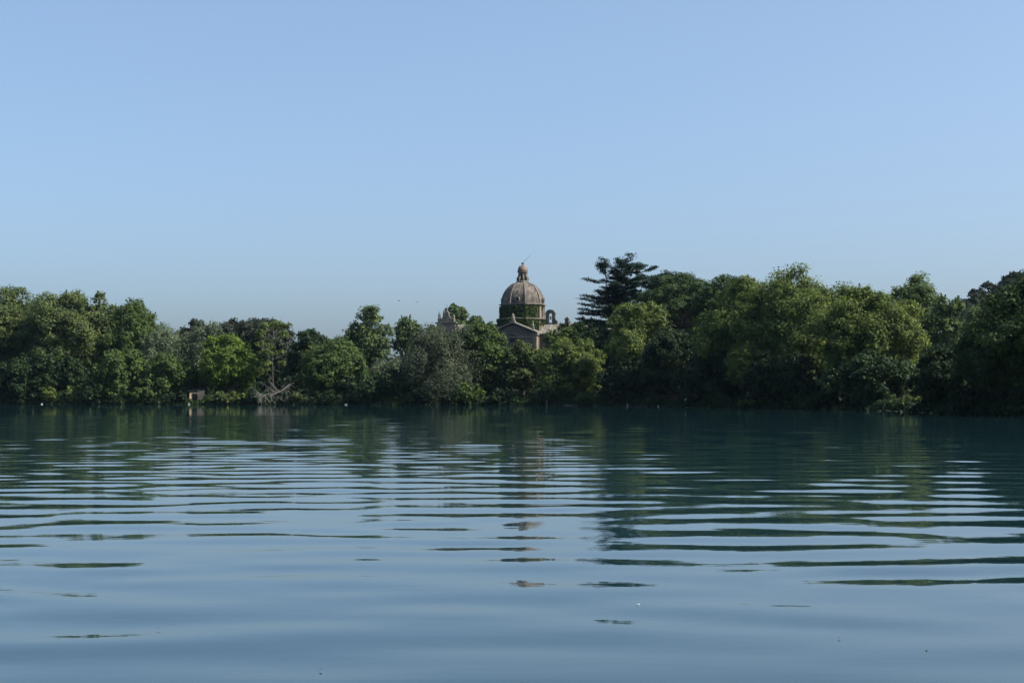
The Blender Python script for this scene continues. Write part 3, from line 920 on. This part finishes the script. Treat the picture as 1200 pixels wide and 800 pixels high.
# lantern
zt, z_cap0, z_cap1 = zl(331), zl(318.3), zl(310.8)
lan = MB()
lan.lathe([(7.6 * PXM, zt - 0.1), (7.6 * PXM, zt + 0.18), (6.9 * PXM, zt + 0.3), (4.6 * PXM, zt + 0.35), (4.6 * PXM, z_cap0 - 0.25), (5.4 * PXM, z_cap0 - 0.2), (6.4 * PXM, z_cap0 - 0.08), (6.4 * PXM, z_cap0 + 0.06), (5.6 * PXM, z_cap0 + 0.1)], 16, OCT0)
lan = lan.build("lantern", M_PALESTONE, church)
for k in range(8):
    a = OCT0 + k * math.pi / 4
    m = MB()
    x0, x1 = 4.5 * PXM, 7.2 * PXM
    m.prism([(x0, zt + 0.3), (x1, zt + 0.3), (x1 + 0.03, zt + 0.75), (x1 - 0.08, zt + 0.95), (x0 + 0.14, zt + 1.25), (x0 + 0.10, z_cap0 - 0.26), (x0, z_cap0 - 0.26)], -0.11, 0.11)
    m.build("bracket", M_PALESTONE, lan, rz=a)
    a2 = a + math.pi / 8
    m = MB()
    m.prism([(-0.16, zt + 0.5), (0.16, zt + 0.5), (0.16, z_cap0 - 0.55), (0.08, z_cap0 - 0.44), (-0.08, z_cap0 - 0.44), (-0.16, z_cap0 - 0.55)], -0.015, 0.02)
    m.build("opening", M_VOID, lan, loc=(math.cos(a2) * 4.62 * PXM, math.sin(a2) * 4.62 * PXM, 0), rz=a2 + math.pi / 2)
m = MB()
Hc_ = z_cap1 - z_cap0
m.lathe([(5.7 * PXM * math.cos(t) ** 0.8 + 0.05, z_cap0 + 0.08 + Hc_ * math.sin(t)) for t in np.linspace(0, 1.5, 9)], 18, 0)
m.build("lantern_cap", M_CAP, lan, smooth=True)
m = MB()
m.lathe([(0.28, z_cap1 - 0.05), (0.16, z_cap1 + 0.08), (0.10, z_cap1 + 0.16), (0.24, z_cap1 + 0.28), (0.26, z_cap1 + 0.40), (0.14, z_cap1 + 0.55), (0.05, z_cap1 + 0.62)], 12)
m.build("finial", M_GREYSTONE, lan, smooth=True)
m = MB()
m.tube([(0, 0, z_cap1 + 0.5), (0.55, 0, z_cap1 + 1.0), (1.55, 0, z_cap1 + 1.95)], [0.035, 0.028, 0.016], 6)
m.build("bent_rod", M_METAL, lan, rz=R(15))

# front block with pediment
FW = 26.0 * PXM
yF = -7.0
zE, zA = zl(390.5, CH_D - 7), zl(379.2, CH_D - 7)
m = MB()
m.prism([(-FW, 0), (FW, 0), (FW, zE), (0, zA - 0.15), (-FW, zE)], yF, -RB * 0.5)
m.build("front_wall", M_GREYSTONE, church)
for s_ in (-1, 1):
    m = MB()
    m.box(s_ * FW - 0.35, s_ * FW + 0.35, yF - 0.16, yF + 0.9, 0, zE - 0.35)
    m.build("corner_pilaster", M_STONE, church)
    m = MB()
    m.box(s_ * FW - 0.55, s_ * FW + 0.55, yF - 0.34, yF + 1.1, zE - 0.35, zE - 0.02)
    m.build("capital", M_PALESTONE, church)
    m = MB()
    # roof slope with raking cornice
    p = [(0, zA + 0.12), (s_ * (FW + 0.5), zE - 0.02), (s_ * (FW + 0.5), zE + 0.22), (0, zA + 0.40)]
    if s_ > 0:
        p = p[::-1]
    m.prism(p, yF - 0.42, -RB * 0.6)
    m.build("roof_slope", M_ROOF, church)
m = MB()
m.prism([(-FW, zE - 0.8), (FW, zE - 0.8), (FW, zE - 0.5), (-FW, zE - 0.5)], yF - 0.14, yF + 0.05)
m.build("entablature", M_PALESTONE, church)
# pinnacle on the apex
m = MB()
m.box(-0.42, 0.42, yF - 0.3, yF + 0.5, zA + 0.1, zA + 0.62)
m.lathe([(0.34, zA + 0.62), (0.36, zA + 1.15), (0.24, zA + 1.3), (0.28, zA + 1.45), (0.14, zA + 1.75), (0.05, zA + 1.85)], 8, 0.4, 0, yF + 0.1)
m.build("pinnacle", M_PALESTONE, church)
m = MB()
xx = FW * 0.82
zr = zA + (zE - zA) * 0.82 + 0.2
m.box(xx - 0.25, xx + 0.25, yF + 1.2, yF + 1.7, zr - 0.3, zr + 0.6)
m.lathe([(0.2, zr + 0.6), (0.24, zr + 0.9), (0.1, zr + 1.3), (0.12, zr + 1.5), (0.03, zr + 1.9)], 8, 0.4, xx, yF + 1.45)
m.build("pinnacle", M_PALESTONE, church)
# pediment window
wz0, wz1 = zl(401, CH_D - 7), zl(392.2, CH_D - 7)
fr = MB()
wx0, wx1 = -0.62, 0.5
for x0, x1, q0, q1 in ((wx0 - 0.2, wx0, wz0 - 0.2, wz1), (wx1, wx1 + 0.2, wz0 - 0.2, wz1), (wx0 - 0.3, wx1 + 0.3, wz1, wz1 + 0.26), (wx0, wx1, wz0 - 0.2, wz0)):
    fr.box(x0, x1, yF - 0.2, yF + 0.1, q0, q1)
w = fr.build("front_window", M_GREYSTONE, church)
m = MB()
m.box(wx0, wx1, yF - 0.03, yF + 0.05, wz0, wz1)
m.build("pane", M_VOID, w)

# convent wings left and right of the drum
zR, zW = zl(379.5), zl(391.0)
for s_, L in ((-1, 14.5), (1, 17.0)):
    x0, x1 = sorted((s_ * (RB - 0.5), s_ * L))
    wing = MB()
    wing.box(x0, x1, -3.2, 3.2, 0, zW)
    wing = wing.build("wing", M_STONE, church)
    for ys in (-1, 1):
        m = MB()
        nseg = 40
        vs_, fs_ = [], []
        for i in range(nseg + 1):
            x = x0 - 0.25 + (x1 - x0 + 0.5) * i / nseg
            w_ = 0.05 * (i % 2) + 0.03 * math.sin(i * 1.7)
            vs_ += [(x, ys * 3.65, zW - 0.12 + w_), (x, ys * -0.0, zR + w_), (x, ys * 3.65, zW - 0.32), (x, 0, zR - 0.2)]
        for i in range(nseg):
            a, b = i * 4, i * 4 + 4
            fs_ += [(a, b, b + 1, a + 1), (a + 2, a + 3, b + 3, b + 2), (a, a + 2, b + 2, b), (a + 1, b + 1, b + 3, a + 3)]
        fs_ += [(0, 1, 3, 2), (nseg * 4, nseg * 4 + 2, nseg * 4 + 3, nseg * 4 + 1)]
        m.add(vs_, fs_)
        m.build("roof_slope", M_ROOF, wing)
    for x in np.arange(x0 + 1.5, x1 - 1.0, 2.6):
        fr = MB()
        for a0, a1, q0, q1 in ((x - 0.5, x - 0.36, zW - 2.6, zW - 1.0), (x + 0.36, x + 0.5, zW - 2.6, zW - 1.0), (x - 0.36, x + 0.36, zW - 1.14, zW - 1.0), (x - 0.36, x + 0.36, zW - 2.6, zW - 2.46)):
            fr.box(a0, a1, -3.3, -3.1, q0, q1)
        w = fr.build("window", M_PALESTONE, wing)
        m = MB()
        m.box(x - 0.36, x + 0.36, -3.215, -3.15, zW - 2.46, zW - 1.14)
        m.build("pane", M_VOID, w)
    if s_ > 0:
        right_wing = wing
    else:
        left_wing = wing

def lx(px):
    """local x on the wing axis for a photo column"""
    return (world_x(px, CH_D) - CH_X) / math.cos(R(15))
# bell gable on the right wing
bx_ = lx(645)
z0 = zR - 0.5
zb1 = zl(363.2)
m = MB()
hw, ow = 1.02, 0.34
za = zl(374.6)
arch = [(ow * math.cos(t), zl(369.6) + 0.36 * math.sin(t)) for t in np.linspace(0, math.pi, 9)]
outer = [(0.8 * math.cos(t), zl(366.6) + (zb1 - zl(366.6)) * math.sin(t)) for t in np.linspace(0, math.pi, 9)]
zs_ = zl(378.6)
left = [(-1.35, z0), (-ow, z0), (-ow, zs_)]
front = [(ow, z0), (1.35, z0), (1.35, zl(377)), (1.05, zl(375.5)), (0.86, zl(372)), (0.95, zl(367.2)), (0.8, zl(366.6))] + outer[1:-1] + [(-0.8, zl(366.6)), (-0.95, zl(367.2)), (-0.86, zl(372)), (-1.05, zl(375.5)), (-1.35, zl(377)), (-1.35, z0), (-ow, z0)] + arch[::-1]
m.prism([(bx_ + x, z) for x, z in front], -0.35, 0.35)
m.box(bx_ - ow - 0.01, bx_ + ow + 0.01, -0.3, 0.3, z0, zs_)
bg_ = m.build("bell_gable", M_GREYSTONE, church)
m = MB()
zb = zl(374.6)
m.lathe([(0.20, zb), (0.17, zb + 0.12), (0.12, zb + 0.3), (0.10, zb + 0.42), (0.03, zb + 0.5)], 12, 0, bx_, 0)
m.build("bell", M_METAL, bg_, smooth=True)
m = MB()
m.tube([(bx_ - ow - 0.05, 0, zb + 0.5), (bx_ + ow + 0.05, 0, zb + 0.5)], [0.05, 0.05], 6)
m.build("bell_bar", M_METAL, bg_)
# chimneys on the right wing
for px, ptop, w in ((664, 372.5, 0.34), (682.5, 371.3, 0.30), (692, 372.3, 0.19)):
    x = lx(px)
    zt_ = zl(ptop)
    m = MB()
    m.box(x - w, x + w, -0.32, 0.32, zR - 0.8, zt_ - 0.34)
    m.box(x - w - 0.09, x + w + 0.09, -0.42, 0.42, zt_ - 0.34, zt_ - 0.2)
    m.box(x - w * 0.5, x + w * 0.5, -0.2, 0.2, zt_ - 0.2, zt_ + 0.05)
    m.build("chimney", M_GREYSTONE, right_wing)
m = MB()
xa = lx(697)
m.tube([(xa, 0.3, zR - 0.3), (xa, 0.3, zl(368))], [0.03, 0.02], 5)
m.tube([(xa - 0.4, 0.3, zl(369.5)), (xa + 0.4, 0.3, zl(369.5))], [0.015, 0.015], 4)
m.build("antenna", M_METAL, right_wing)
# stone crest with finials at the end of the left wing
xc = lx(528)
crest = MB()
zc = zl(380)
crest.box(xc - 1.75, xc + 1.75, -3.5, -2.6, zW - 1.0, zc + 0.2)
crest.box(xc - 2.0, xc + 2.0, -3.7, -2.5, zc + 0.2, zc + 0.42)
crest = crest.build("crest", M_PALESTONE, left_wing)
m = MB()
m.prism([(xc - 1.3, zc + 0.42), (xc + 1.3, zc + 0.42), (xc + 0.95, zc + 1.1), (xc + 0.55, zc + 1.5), (xc + 0.5, zc + 2.1), (xc + 0.1, zc + 2.6), (xc - 0.25, zc + 2.2), (xc - 0.5, zc + 1.4), (xc - 1.0, zc + 1.0)], -3.3, -2.8)
m.build("shield", M_PALESTONE, crest)
for dx, h, r in ((-1.35, 2.0, 0.3), (1.4, 1.5, 0.27), (0.1, 3.3, 0.14), (-0.55, 2.3, 0.2)):
    m = MB()
    x = xc + dx
    m.lathe([(r, zc + 0.42), (r * 1.1, zc + 0.42 + h * 0.35), (r * 0.65, zc + 0.42 + h * 0.5), (r * 0.9, zc + 0.42 + h * 0.66), (r * 0.4, zc + 0.42 + h * 0.85), (r * 0.12, zc + 0.42 + h)], 8, 0.3, x, -3.05)
    m.build("crest_finial", M_PALESTONE, crest)

# ivy climbing the drum and the base
rng = np.random.default_rng(77)
n = 26000
ang = rng.uniform(-165, -5, n)                  # degrees in the church's own frame
h = rng.random(n)
zz = (z_dr1 - 0.16) * h + (z_dr0 - 2.8) * (1 - h)
up_ = zz > z_base1
va = ang + 15 * 0
mask = (0.5 * np.sin(np.radians(ang) * 9 + zz * 1.7) + 0.5 * np.sin(np.radians(ang) * 4.0 - zz * 2.3 + 1) + rng.normal(0, 0.25, n))
right = ang > -34
keep = np.where(right, mask > 0.95, mask > -0.85)
keep &= ~((ang > -47) & (ang <= -34) & (mask < -0.1) & up_)
ang, zz, up_ = ang[keep], zz[keep], up_[keep]
k8 = np.floor((np.radians(ang) - OCT0) / (math.pi / 4))
mid = OCT0 + (k8 + 0.5) * math.pi / 4
ap = np.where(up_, RD, RB) * math.cos(math.pi / 8) / np.cos(np.radians(ang) - mid)
rr = ap + 0.05 + np.abs(rng.normal(0, 0.12, len(ang)))
P = np.stack([np.cos(np.radians(ang)) * rr, np.sin(np.radians(ang)) * rr, zz], 1)
N = unit(np.stack([np.cos(mid), np.sin(mid), np.full(len(mid), 0.5)], 1) + 0.6 * rng.normal(size=P.shape))
V, F, t = leaves(rng, P, N, np.full(len(P), 0.26), np.clip(rng.normal(0.5, 0.25, len(P)), 0, 1))
ivy = link("ivy", np_mesh("ivy", V, F, LEAF['ivy'], False, t), None, (CH_X, CH_D, GZC), R(-15))
tag(ivy, "dark ivy covering the drum beneath the ribbed dome", "ivy")

# ------------------------------------------------------------------ things along the shore
def at_shore(px, back):
    D = shore_d(px) + back
    X = world_x(px, D)
    return X, D, float(ground_z(np.array([X]), np.array([D]))[0])

# stone hut with a dark doorway
X, Y, Z = at_shore(233, 1.7)
pxm = Y / F_PX
hut = empty("stone_hut", (X, Y, Z - 0.2), R(28))
tag(hut, "small tan stone hut with a dark doorway at the water left of the fallen branches", "hut")
zt_ = world_z(457, Y) - Z + 0.2
m = MB()
m.box(-0.15, 0.85, 0, 0.3, 0, zt_)
m.box(0.6, 0.85, 0.3, 1.9, 0, zt_ - 0.1)
m.box(-1.25, -0.9, 0, 0.3, 0, zt_ - 0.35)
m.box(-0.9, -0.15, 0, 0.3, zt_ - 0.5, zt_ - 0.3)
m.build("wall", M_HUT_SUNLIT, hut)
m = MB()
m.box(-0.9, -0.15, 0.2, 0.26, 0, zt_ - 0.5)
m.build("doorway", M_VOID, hut)
m = MB()
m.add([(-1.3, -0.06, zt_ - 0.26), (0.92, -0.06, zt_ + 0.01), (0.92, 2.0, zt_ + 0.2), (-1.3, 2.0, zt_ - 0.05), (-1.3, -0.06, zt_ - 0.2), (0.92, -0.06, zt_ + 0.07), (0.92, 2.0, zt_ + 0.26), (-1.3, 2.0, zt_ + 0.01)],
      [(0, 3, 2, 1), (4, 5, 6, 7), (0, 1, 5, 4), (1, 2, 6, 5), (2, 3, 7, 6), (3, 0, 4, 7)])
m.build("roof", M_SOIL, hut)

# fallen bleached tree with its crown of bare branches in the water
X, Y, Z = at_shore(322, -0.5)
fal = empty("fallen_tree", (X, Y, 0.0))
tag(fal, "fallen dead tree with bleached bare branches reaching into the water", "tree")
rng = np.random.default_rng(31)
m = MB()
trunk = np.array([(2.3, 2.2, 3.0), (1.5, 1.5, 2.5), (0.9, 0.8, 1.9), (0.2, 0.2, 1.5), (-1.0, -0.3, 1.4), (-2.0, -0.6, 0.8)])
m.tube(trunk, [0.03, 0.05, 0.065, 0.075, 0.06, 0.03], 8)
m.build("trunk", M_DEAD, fal)
starts = [(0.2, 0.2, 1.5), (-0.6, -0.2, 1.45), (-1.2, -0.35, 1.25), (0.7, 0.6, 1.7), (-1.6, -0.5, 1.0), (1.6, 0.9, 1.6)]
for i in range(34):
    s0 = np.array(starts[i % len(starts)])
    d = unit(np.array([rng.normal(-0.15, 0.8), rng.normal(-0.5, 0.4), rng.normal(-0.15 if i % 3 else 0.7, 0.45)]))
    L = rng.uniform(0.9, 2.3)
    e = s0 + d * L
    e[2] = max(e[2], -0.1)
    mid_ = (s0 + e) / 2 + rng.normal(0, 0.18, 3)
    m = MB()
    m.tube([s0, mid_, e], [0.04, 0.03, 0.012], 5)
    for _ in range(4):
        u = rng.uniform(0.3, 1.0)
        q = s0 * (1 - u) + e * u
        e2 = q + unit(d + rng.normal(0, 0.7, 3)) * rng.uniform(0.3, 0.8)
        e2[2] = max(e2[2], -0.1)
        m.tube([q, (q + e2) / 2 + rng.normal(0, .05, 3), e2], [0.022, 0.016, 0.007], 4)
    m.build("branch", M_DEAD, fal)
m = MB()
m.tube([(1.5, -0.2, -0.3), (1.52, -0.15, 1.0), (1.45, -0.1, 2.0)], [0.06, 0.05, 0.03], 6)
m.build("branch", M_DEAD, fal)

# pale wooden post, stakes and the leaning pole
def pole(name, label, px, back, py0, py1, dx_px, r, mat, cat, group=None):
    D = shore_d(px) + back
    X = world_x(px, D)
    z0, z1 = world_z(py0, D) - 0.6, world_z(py1, D)
    m = MB()
    dx = dx_px / F_PX * D
    m.tube([(0, 0, z0), (dx * 0.42, 0.03, z0 + (z1 - z0) * 0.45), (dx * 0.7, -0.02, z0 + (z1 - z0) * 0.75), (dx, 0, z1)], [r, r * 0.95, r * 0.85, r * 0.6], 7)
    o = m.build(name, mat, None, loc=(X, D, 0))
    tag(o, label, cat, group)
pole("wooden_post", "pale weathered post in the water right of the dark opening", 641.5, -1.2, 476, 468, -1.5, 0.075, M_DEAD, "post")
pole("wooden_stake", "left one of the two pale stakes at the dark shore below the umbrella pine", 816, -0.8, 478, 470, 2.0, 0.06, M_DEAD, "stake", "pale stakes at the shore")
pole("wooden_stake", "right one of the two pale stakes at the dark shore below the umbrella pine", 822, -0.6, 477, 469.5, 1.0, 0.05, M_DEAD, "stake", "pale stakes at the shore")
pole("leaning_pole", "long thin pole leaning over the dark bank under the large plane crown", 862, -0.6, 478, 459, 16, 0.055, M_DEAD, "pole")
pole("marker_post", "short whitish post on the dark bank left of the stakes", 803.5, 0.8, 472, 463, 0, 0.13, M_WHITE, "post")
pole("mooring_post", "faint whitish stub at the water below the cedar", 735, -0.4, 476, 472.5, 0, 0.10, M_WHITE, "post")

def rock(px, back, w, h, label, seed, mat=M_PALESTONE):
    rng = np.random.default_rng(seed)
    X, Y, Z = at_shore(px, back)
    m = MB()
    n = 9
    prof = [(1.0, 0.0), (1.08, 0.3), (0.85, 0.7), (0.45, 0.95), (0.08, 1.0)]
    vs_, fs_ = [], []
    for r, z in prof:
        for i in range(n):
            a = 2 * math.pi * i / n
            q = r * rng.uniform(0.8, 1.15)
            vs_.append((w * q * math.cos(a), w * 0.8 * q * math.sin(a), h * z * rng.uniform(0.9, 1.1) - 0.15))
    for j in range(len(prof) - 1):
        for i in range(n):
            fs_.append((j * n + i, j * n + (i + 1) % n, (j + 1) * n + (i + 1) % n, (j + 1) * n + i))
    fs_.append(tuple((len(prof) - 1) * n + i for i in range(n)))
    m.add(vs_, fs_)
    tag(m.build("rock", mat, None, loc=(X, Y, max(Z, 0.05)), rz=seed), label, "rock")
rock(808.5, 0.1, 0.28, 0.75, "pale rock on the dark bank between the whitish post and the stakes", 3)
rock(716, 0.3, 0.5, 0.7, "grey rock at the water below the cedar left of the whitish stub", 4, M_GREYSTONE)
rock(700, 0.0, 0.8, 0.35, "flat grey rock right of the rounded dense shrub", 5, M_GREYSTONE)
rock(668, 0.0, 1.0, 0.3, "flat grey rock left of the rounded dense shrub", 6, M_GREYSTONE)
rock(262, -0.2, 0.3, 0.3, "small rock at the water below the rounded olive shrub", 7, M_GREYSTONE)
rock(980, 0.2, 0.5, 0.45, "brownish rock at the water below the highest plane tree", 8, M_STONE)

# low stone quay under the trees right of the dome
pts = []
for px in np.arange(612, 800, 5.0):
    D = shore_d(px) + 0.25 + 0.25 * math.sin(px * 0.9)
    pts.append((world_x(px, D), D, 0.30 + 0.10 * math.sin(px * 1.7) + 0.06 * math.sin(px * 0.61)))
m = MB()
for i in range(len(pts) - 1):
    (x0, y0, h0), (x1, y1, h1) = pts[i], pts[i + 1]
    g = 0.03
    xa, xb = x0 + g, x1 - g
    m.add([(xa, y0, -0.4), (xb, y1, -0.4), (xb, y1 + 0.7, -0.4), (xa, y0 + 0.7, -0.4), (xa, y0 + 0.04, h0), (xb, y1 + 0.02, h0 + 0.02), (xb, y1 + 0.7, h0), (xa, y0 + 0.7, h0)],
          [(0, 3, 2, 1), (4, 5, 6, 7), (0, 1, 5, 4), (1, 2, 6, 5), (2, 3, 7, 6), (3, 0, 4, 7)])
q = m.build("stone_quay", M_GREYSTONE)
tag(q, "low rough stone quay at the waterline below the cedar", "quay")

# gulls afloat and swallows in the sky
def gull(px, py, label, ang, size=1.0):
    D = F_PX * CAM_H / (py - HZ)
    X = world_x(px, D)
    b = empty("gull", (X, D, 0.0), ang)
    tag(b, label, "bird", "white gulls afloat near the left shore")
    m = MB()
    m.tube([(-0.30, 0, 0.16), (-0.18, 0, 0.11), (0, 0, 0.09), (0.14, 0, 0.10), (0.20, 0, 0.16), (0.22, 0, 0.24), (0.25, 0, 0.28), (0.29, 0, 0.27)],
           [0.012, 0.07, 0.11, 0.09, 0.055, 0.045, 0.05, 0.02], 9)
    o = m.build("body", M_PLUME, b, smooth=True)
    o.scale = (size * 0.5,) * 3
    m = MB()
    m.tube([(0.285, 0, 0.27), (0.35, 0, 0.255)], [0.016, 0.004], 6)
    o = m.build("beak", M_BEAK, b)
    o.scale = (size * 0.5,) * 3
gull(1.5, 472.8, "white gull afloat at the very left edge", 0.4, 1.25)
gull(24.5, 472.9, "white gull afloat, brightest of the row at left", 2.6, 1.4)
gull(49.5, 473.6, "white gull afloat under the broad left tree, third from the left edge", 0.2, 1.0)
gull(222, 473.8, "white gull afloat in front of the stone hut", 2.9, 1.1)
gull(405.5, 474.2, "white gull afloat below the dark olive tree", 0.3, 1.2)
gull(771, 476.6, "white gull afloat below the umbrella pine", 0.9, 1.2)

def swallow(px, py, label, ang):
    D = 150
    o = empty("swallow", (world_x(px, D), D, world_z(py, D)), ang)
    tag(o, label, "bird", "small dark birds in the sky")
    m = MB()
    m.tube([(-0.16, 0, 0), (-0.05, 0, 0), (0.05, 0, 0.0), (0.12, 0, 0.01)], [0.008, 0.028, 0.03, 0.008], 6)
    m.build("body", M_DARKBIRD, o)
    for s_ in (-1, 1):
        m = MB()
        m.add([(0.06, 0, 0.02), (0.05, s_ * 0.10, 0.06), (-0.10, s_ * 0.24, 0.05), (-0.03, s_ * 0.08, 0.05), (-0.02, 0, 0.02),
               (0.06, 0, 0.008), (0.05, s_ * 0.10, 0.048), (-0.10, s_ * 0.24, 0.045), (-0.03, s_ * 0.08, 0.038), (-0.02, 0, 0.008)],
              [(0, 1, 2, 3, 4), (9, 8, 7, 6, 5), (0, 5, 6, 1), (1, 6, 7, 2), (2, 7, 8, 3), (3, 8, 9, 4)])
        m.build("wing", M_DARKBIRD, o)
swallow(467.5, 352.3, "left one of two tiny dark birds in the sky above the poplars", 0.5)
swallow(488.0, 354.2, "right one of two tiny dark birds in the sky above the poplars", 2.0)

# flecks afloat: curled leaves on the open water
def fleck(px, py, ang, mat, sz):
    D = F_PX * CAM_H / (py - HZ)
    m = MB()
    prof_ = [(-1.0, 0.05, 0.5), (-0.5, 0.42, 0.12), (0.1, 0.5, 0.02), (0.7, 0.3, 0.2), (1.1, 0.03, 0.55)]
    vs_, fs_ = [], []
    for x, w, z in prof_:
        vs_ += [(x * sz, -w * sz, z * sz * 0.5 + 0.004), (x * sz, w * sz, z * sz * 0.6 + 0.004), (x * sz, w * sz, z * sz * 0.6 + 0.002), (x * sz, -w * sz, z * sz * 0.5 + 0.002)]
    for i in range(len(prof_) - 1):
        for j in range(4):
            fs_.append((i * 4 + j, i * 4 + (j + 1) % 4, i * 4 + 4 + (j + 1) % 4, i * 4 + 4 + j))
    m.add(vs_, fs_)
    o = m.build("floating_leaf", mat, None, loc=(world_x(px, D), D, 0.004), rz=ang)
    return o
for px, py, ang, label in ((189, 735, 0.4, "tiny brown leaf afloat on the open water at lower left"), (377, 782, 2.0, "tiny brown leaf afloat at the very bottom left of the dome's reflection"),
                           (981, 746, 0.9, "tiny brown leaf afloat on the open water at lower right"), (1082, 760, 1.7, "tiny brown leaf afloat nearest the lower right corner")):
    tag(fleck(px, py, ang, M_BARK, 0.014), label, "leaf", "leaf flecks on the water")
tag(fleck(747, 707, 0.3, M_PLUME, 0.014), "tiny white feather afloat right of the dome's reflection", "feather").name = "floating_feather"

# ------------------------------------------------------------------ thin summer haze over the lake
m = MB()
m.box(-2500, 2500, -1100, 2500, -4.0, 60.0)
hm, nt, out = new_mat("haze_air")
pv = nt.nodes.new("ShaderNodeVolumePrincipled")
pv.inputs["Color"].default_value = (0.50, 0.72, 1.0, 1)
pv.inputs["Density"].default_value = 0.000035
pv.inputs["Anisotropy"].default_value = 0.0
nt.links.new(pv.outputs[0], out.inputs["Volume"])
tag(m.build("haze", hm), "thin bluish summer haze over the lake and the wooded island", kind="stuff")
